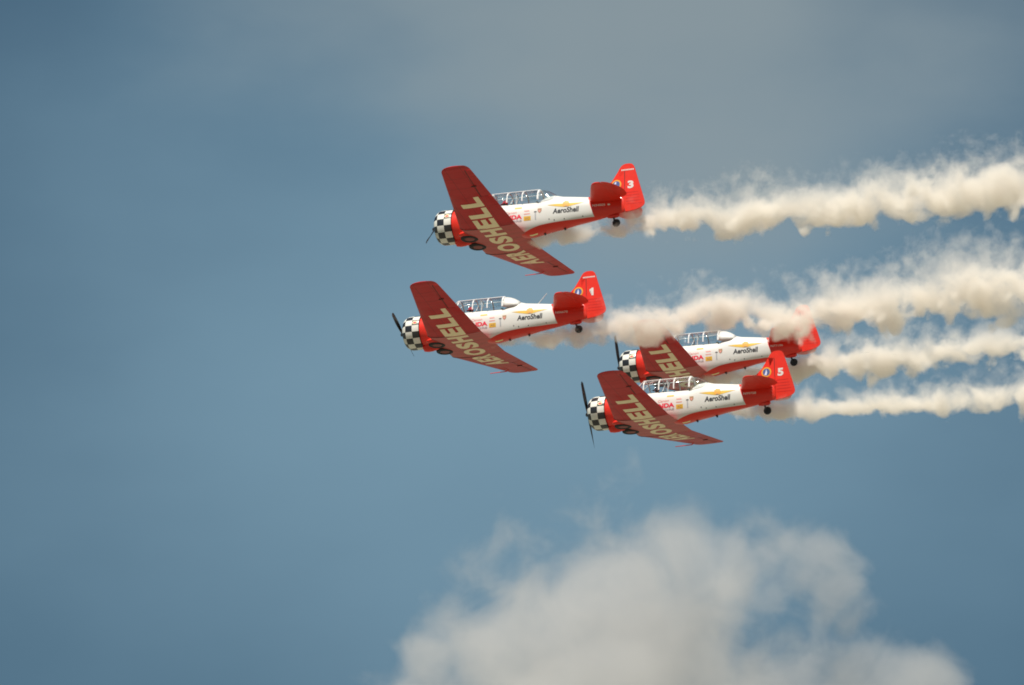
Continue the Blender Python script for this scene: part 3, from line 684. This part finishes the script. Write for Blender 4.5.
for key in ('1', '4'):  # sun glint on these two rear canopies is painted as opaque white
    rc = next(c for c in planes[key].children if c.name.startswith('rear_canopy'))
    rc.data = rc.data.copy(); rc.data.materials[0] = M_white; rc['label'] = 'rear canopy section painted white for sun glint'
MB().tube(S([(5.85, 0, .55), (6.25, 0, .98)]), [.016, .010], 6).build('whip_aerial', M_white, planes['1'])
seat_pt = Vector((3.02 - 4, 0, -.10))
p0 = pilot(M_cap)
for k, (key, cap, lab) in enumerate((('3', M_cap, 'pilot in a red cap sitting in the front cockpit of the plane marked 3'),
                                     ('1', M_cap, 'pilot in a red cap sitting in the front cockpit of the plane marked 1'),
                                     ('5', M_hat, 'pilot in a dark cap sitting in the front cockpit of the plane marked 5'))):
    o = p0 if k == 0 else copy_tree(p0)
    rm, loc = pose_of(key); o.location = loc + rm @ seat_pt; o.rotation_quaternion = rm.to_quaternion()
    tag(o, lab, 'person', 'pilots in the cockpits')
    if cap is not M_cap:
        cp = next(c for c in o.children if c.name.startswith('cap')); cp.data = cp.data.copy(); cp.data.materials[0] = cap

# ------------------------------------------------------------------ smoke trails
FPX = 300 / 36 * 1024
def cam_pt(px, py, depth): return CAM + CR @ Vector(((px - 512) / FPX * depth, -(py - 342.5) / FPX * depth, -depth))
def smoke_mat(name, Lx, curve_c, curve_r, dens, seed, col):
    m, N, L = nodes_of(name); N.remove(N['Principled BSDF'])
    def put(n, k, q):
        if q is None: return
        if isinstance(q, (int, float)): n.inputs[k].default_value = q
        elif isinstance(q, tuple): n.inputs[k].default_value = q
        else: L.new(q, n.inputs[k])
    def mth(op, a, c=None, d=None, clamp=False):
        n = N.new('ShaderNodeMath'); n.operation = op; n.use_clamp = clamp
        for k, q in enumerate((a, c, d)): put(n, k, q)
        return n.outputs[0]
    def vm(op, a, c=None, s_=None):
        n = N.new('ShaderNodeVectorMath'); n.operation = op; put(n, 0, a); put(n, 1, c)
        if s_ is not None: n.inputs['Scale'].default_value = s_
        return n.outputs[0]
    def fcurve(u, pts, lo, hi):
        fc = N.new('ShaderNodeFloatCurve'); cv = fc.mapping.curves[0]
        f = lambda q: (q - lo) / (hi - lo)
        cv.points[0].location = (0, f(pts[0][1])); cv.points[1].location = (1, f(pts[-1][1]))
        for x, q in pts[1:-1]: cv.points.new(x, f(q))
        fc.mapping.update(); L.new(u, fc.inputs['Value'])
        return mth('MULTIPLY_ADD', fc.outputs[0], hi - lo, lo)
    def noi(vec, scale, detail, rough=.55, color=False):
        n = N.new('ShaderNodeTexNoise'); n.inputs['Scale'].default_value = scale; n.inputs['Detail'].default_value = detail; n.inputs['Roughness'].default_value = rough
        L.new(vec, n.inputs['Vector']); return n.outputs['Color' if color else 'Fac']
    tc = N.new('ShaderNodeTexCoord'); p = tc.outputs['Object']
    ps = vm('ADD', p, (seed * 13.7, seed * 5.1, seed * 3.3))
    w = vm('SUBTRACT', noi(ps, .55, 1, .5, True), (.5, .5, .5))
    sp = N.new('ShaderNodeSeparateXYZ'); L.new(p, sp.inputs[0])
    u = mth('DIVIDE', sp.outputs[0], Lx, clamp=True)
    cz = fcurve(u, curve_c, -4, 4); rr = fcurve(u, curve_r, 0, 3)
    # swirl: larger further behind the aircraft
    amp = mth('MULTIPLY', rr, 1.1)
    n = N.new('ShaderNodeVectorMath'); n.operation = 'SCALE'; L.new(w, n.inputs[0]); L.new(amp, n.inputs['Scale'])
    pw = vm('ADD', p, n.outputs[0])
    sw = N.new('ShaderNodeSeparateXYZ'); L.new(pw, sw.inputs[0])
    qy = mth('DIVIDE', sw.outputs[1], rr); qz = mth('DIVIDE', mth('SUBTRACT', sw.outputs[2], cz), rr)
    r_ = mth('SQRT', mth('ADD', mth('MULTIPLY', qy, qy), mth('MULTIPLY', qz, qz)))
    pn = vm('ADD', ps, vm('SCALE', w, None, .8))
    big = noi(pn, .95, 1, .5); fine = noi(pn, 2.0, 4, .68)
    bil = N.new('ShaderNodeTexVoronoi'); bil.feature = 'F1'; bil.inputs['Scale'].default_value = 1.25
    L.new(pn, bil.inputs['Vector'])
    # upper side is frayed, lower side is packed in billows
    up = mth('MULTIPLY_ADD', qz, .5, .5, clamp=True)
    d = mth('SUBTRACT', mth('MULTIPLY_ADD', up, .62, .86), r_)
    d = mth('ADD', d, mth('MULTIPLY', mth('SUBTRACT', big, .5), 1.9))
    d = mth('ADD', d, mth('MULTIPLY', mth('SUBTRACT', .42, bil.outputs['Distance']), .9))
    d = mth('ADD', d, mth('MULTIPLY', mth('SUBTRACT', fine, .5), mth('MULTIPLY_ADD', up, 3.2, 1.2)))
    d = mth('ADD', d, mth('MULTIPLY', mth('SUBTRACT', noi(ps, .42, 0), .5), 1.3))          # puffs and thinner gaps along the trail
    mr = N.new('ShaderNodeMapRange'); mr.interpolation_type = 'SMOOTHSTEP'; L.new(d, mr.inputs[0]); mr.inputs['From Min'].default_value = 0
    L.new(mth('MULTIPLY_ADD', up, .85, .38), mr.inputs['From Max'])
    st = N.new('ShaderNodeMapRange'); L.new(sp.outputs[0], st.inputs[0]); st.inputs['From Min'].default_value = .0; st.inputs['From Max'].default_value = 1.5
    en = N.new('ShaderNodeMapRange'); L.new(sp.outputs[0], en.inputs[0]); en.inputs['From Min'].default_value = Lx; en.inputs['From Max'].default_value = Lx - 2
    rho = mth('MULTIPLY', mth('MULTIPLY', mr.outputs[0], st.outputs[0]), mth('MULTIPLY', en.outputs[0], mth('MULTIPLY_ADD', u, -.60 * dens, dens)))
    th = N.new('ShaderNodeMapRange'); th.interpolation_type = 'SMOOTHSTEP'; L.new(up, th.inputs[0]); th.inputs['From Min'].default_value = .22; th.inputs['From Max'].default_value = .85
    th.inputs['To Min'].default_value = 1; th.inputs['To Max'].default_value = .15; rho = mth('MULTIPLY', rho, th.outputs[0])
    pv = N.new('ShaderNodeVolumePrincipled'); pv.inputs['Color'].default_value = (*col, 1); pv.inputs['Anisotropy'].default_value = 0
    L.new(rho, pv.inputs['Density']); L.new(pv.outputs[0], N['Material Output'].inputs['Volume'])
    m.cycles.volume_step_rate = STEP * 10 / (Lx * 1.02)
    return m
STEP = .26
# per trail: image column, top and bottom of the smoke there (px), read off as distances with the plane's own depth
SEED = {'3': 1.0, '1': 11.7, '5': 3.0, '4': 4.0}
TRAILS = {'3': [(490, 228, 243), (520, 224, 244), (560, 218, 245), (600, 210, 243), (648, 200, 240), (692, 193, 237), (741, 188, 239), (791, 184, 229), (840, 180, 230), (889, 174, 225), (938, 164, 220), (987, 155, 215), (1040, 150, 212), (1200, 132, 200)],
          '1': [(458, 334, 348), (490, 331, 350), (530, 326, 350), (575, 319, 350), (618, 308, 345), (645, 302, 346), (672, 298, 346), (696, 291, 336), (741, 288, 331), (778, 288, 337), (806, 286, 336), (840, 276, 331), (889, 272, 331), (938, 256, 324), (987, 250, 320), (1040, 246, 317), (1200, 226, 306)],
          '5': [(650, 412, 424), (690, 406, 424), (740, 398, 424), (796, 392, 424), (835, 391, 419), (889, 385, 418), (938, 381, 415), (987, 375, 417), (1050, 370, 412), (1200, 358, 404)],
          '4': [(680, 370, 392), (730, 364, 392), (780, 354, 386), (815, 346, 381), (864, 336, 376), (914, 330, 375), (963, 323, 368), (1012, 320, 363), (1060, 316, 361), (1200, 300, 350)]}
LBL = {'3': 'tan white smoke trail streaming from the plane marked 3, topmost of the trails', '1': 'tan white smoke trail from the plane marked 1, drifting across another plane',
       '5': 'thin tan white smoke trail from the plane marked 5, lowest of the trails', '4': 'tan white smoke trail from the plane half hidden in smoke, just above the lowest trail'}
for ti, (key, prof) in enumerate(TRAILS.items()):
    rm, loc = pose_of(key)
    # distance along the flight line: the smoke hangs along the line the plane has flown
    ax = rm @ Vector((1, 0, 0)); inv = CR.transposed()
    c_plane = inv @ (loc - CAM); c_ax = inv @ ax
    def at(px, py):
        # depth where the flight line passes this column
        k = (px - 512) / FPX; t_ = (k * -c_plane.z - c_plane.x) / (c_ax.x + k * c_ax.z)
        return cam_pt(px, py, -(c_plane.z + c_ax.z * t_) + .6)     # the exhaust is on the far side
    mids = [at(px, (a + b) / 2) for px, a, b in prof]; rads = [(at(px, a) - at(px, b)).length / 2 for px, a, b in prof]
    o_ = mids[0]; dx = (mids[-1] - mids[0]).normalized(); dy = Vector((0, 0, 1)).cross(dx).normalized(); dz = dx.cross(dy)
    fr = Matrix((dx, dy, dz)).transposed(); loc_pts = [fr.transposed() @ (q - o_) for q in mids]; Lx = loc_pts[-1].x
    cc = [(max(0, q.x / Lx), q.z) for q in loc_pts]; cr_ = [(max(0, q.x / Lx), r_) for q, r_ in zip(loc_pts, rads)]
    m = smoke_mat('smoke_' + key, Lx, cc, cr_, 4.4, SEED[key], (.962, .922, .862))
    def lerp(tab, u):
        for (a, fa), (b, fb) in zip(tab, tab[1:]):
            if u <= b: return fa + (fb - fa) * (u - a) / max(1e-6, b - a)
        return tab[-1][1]
    rings = []; n = 26; steps = 110
    for k in range(steps + 1):
        u = k / steps; x = u * Lx; cz = lerp(cc, u); r_ = lerp(cr_, u); ring = []
        for j in range(n):
            a = 2 * math.pi * j / n; d = Vector((0, math.cos(a), math.sin(a)))
            lump = noise.noise(Vector((x * .7 + ti * 9, d.y * 1.3, d.z * 1.3))) * .22
            q = r_ * (1.95 + lump + .15 * d.z) * (.55 if k in (0, steps) else 1)
            ring.append(Vector((x, 0, cz)) + d * q)
        rings.append(ring)
    V, Fc = loft(rings)
    ob = mesh_obj('smoke_trail', V, Fc, m); ob.location = o_; ob.rotation_euler = fr.to_euler()
    tag(ob, LBL[key], 'smoke', 'smoke trails behind the planes')

# ------------------------------------------------------------------ the cumulus cloud low in the sky
def cloud():
    D = 2600.0; S_ = D / FPX                       # metres per pixel at that distance
    m, N, L = nodes_of('cloud_vapour'); N.remove(N['Principled BSDF'])
    def mth(op, a, c=None, d=None, clamp=False):
        n = N.new('ShaderNodeMath'); n.operation = op; n.use_clamp = clamp
        for k, q in enumerate((a, c, d)):
            if q is None: continue
            if isinstance(q, (int, float)): n.inputs[k].default_value = q
            else: L.new(q, n.inputs[k])
        return n.outputs[0]
    tc = N.new('ShaderNodeTexCoord'); p = tc.outputs['Object']
    # billow heads: centre (px, py), radius in px, converted to metres in the cloud's own frame
    heads = [(620, 700, 150), (640, 605, 78), (590, 605, 58), (690, 575, 60), (740, 562, 46), (772, 560, 40), (803, 572, 36), (830, 596, 32), (855, 622, 24), (818, 696, 36), (690, 620, 60), (675, 650, 80), (475, 665, 62), (525, 665, 72), (455, 622, 28), (862, 695, 52), (915, 692, 48), (420, 702, 46), (385, 712, 34), (770, 706, 52)]
    c0 = cam_pt(690, 660, D)
    fr = CR
    best = None
    no = N.new('ShaderNodeTexNoise'); no.inputs['Scale'].default_value = .045; no.inputs['Detail'].default_value = 5; no.inputs['Roughness'].default_value = .6; no.inputs['Distortion'].default_value = .35; L.new(p, no.inputs['Vector'])
    n2 = N.new('ShaderNodeTexNoise'); n2.inputs['Scale'].default_value = .03; n2.inputs['Detail'].default_value = 3; L.new(p, n2.inputs['Vector'])
    wv = N.new('ShaderNodeVectorMath'); wv.operation = 'MULTIPLY_ADD'; L.new(n2.outputs['Color'], wv.inputs[0]); wv.inputs[1].default_value = (26, 26, 26); wv.inputs[2].default_value = (-13, -13, -13)
    pw = N.new('ShaderNodeVectorMath'); pw.operation = 'ADD'; L.new(p, pw.inputs[0]); L.new(wv.outputs[0], pw.inputs[1])
    spheres = []
    for px, py, r_ in heads:
        q = fr.transposed() @ (cam_pt(px, py, D) - c0); rr = r_ * S_
        spheres.append((q, rr))
        sb = N.new('ShaderNodeVectorMath'); sb.operation = 'DISTANCE'; L.new(pw.outputs[0], sb.inputs[0]); sb.inputs[1].default_value = tuple(q)
        f = mth('SUBTRACT', 1.0, mth('DIVIDE', sb.outputs['Value'], rr))
        if best is None: best = f
        else:
            n = N.new('ShaderNodeMath'); n.operation = 'SMOOTH_MAX'; L.new(best, n.inputs[0]); L.new(f, n.inputs[1]); n.inputs[2].default_value = .15; best = n.outputs[0]
    d = mth('ADD', mth('ADD', mth('MULTIPLY', best, 2.0), mth('MULTIPLY', mth('SUBTRACT', no.outputs[0], .5), 6.3)), .45)
    mr = N.new('ShaderNodeMapRange'); mr.interpolation_type = 'SMOOTHSTEP'; L.new(d, mr.inputs[0]); mr.inputs['From Max'].default_value = 1.6; mr.inputs['To Max'].default_value = .045
    pv = N.new('ShaderNodeVolumePrincipled'); pv.inputs['Color'].default_value = (.80, .795, .79, 1); pv.inputs['Anisotropy'].default_value = .3
    L.new(mr.outputs[0], pv.inputs['Density']); L.new(pv.outputs[0], N['Material Output'].inputs['Volume'])
    # hull: union of the heads, grown
    bm = bmesh.new()
    for q, rr in spheres:
        bmesh.ops.create_icosphere(bm, subdivisions=3, radius=rr * 1.6 + 6, matrix=Matrix.Translation(q))
    me = bpy.data.meshes.new('cumulus_cloud'); bm.to_mesh(me); bm.free()
    ob = bpy.data.objects.new('cumulus_cloud', me); COL.objects.link(ob)
    rm_ = ob.modifiers.new('union', 'REMESH'); rm_.mode = 'VOXEL'; rm_.voxel_size = 5
    dg = bpy.context.evaluated_depsgraph_get(); m2 = bpy.data.meshes.new_from_object(ob.evaluated_get(dg)); ob.modifiers.clear(); ob.data = m2; m2.name = 'cumulus_cloud'
    m2.materials.clear(); m2.materials.append(m)
    ob.location = c0; ob.rotation_euler = fr.to_euler()
    m.cycles.volume_step_rate = .4
    tag(ob, 'soft grey white cumulus cloud filling the sky below the planes', 'cloud')
cloud()
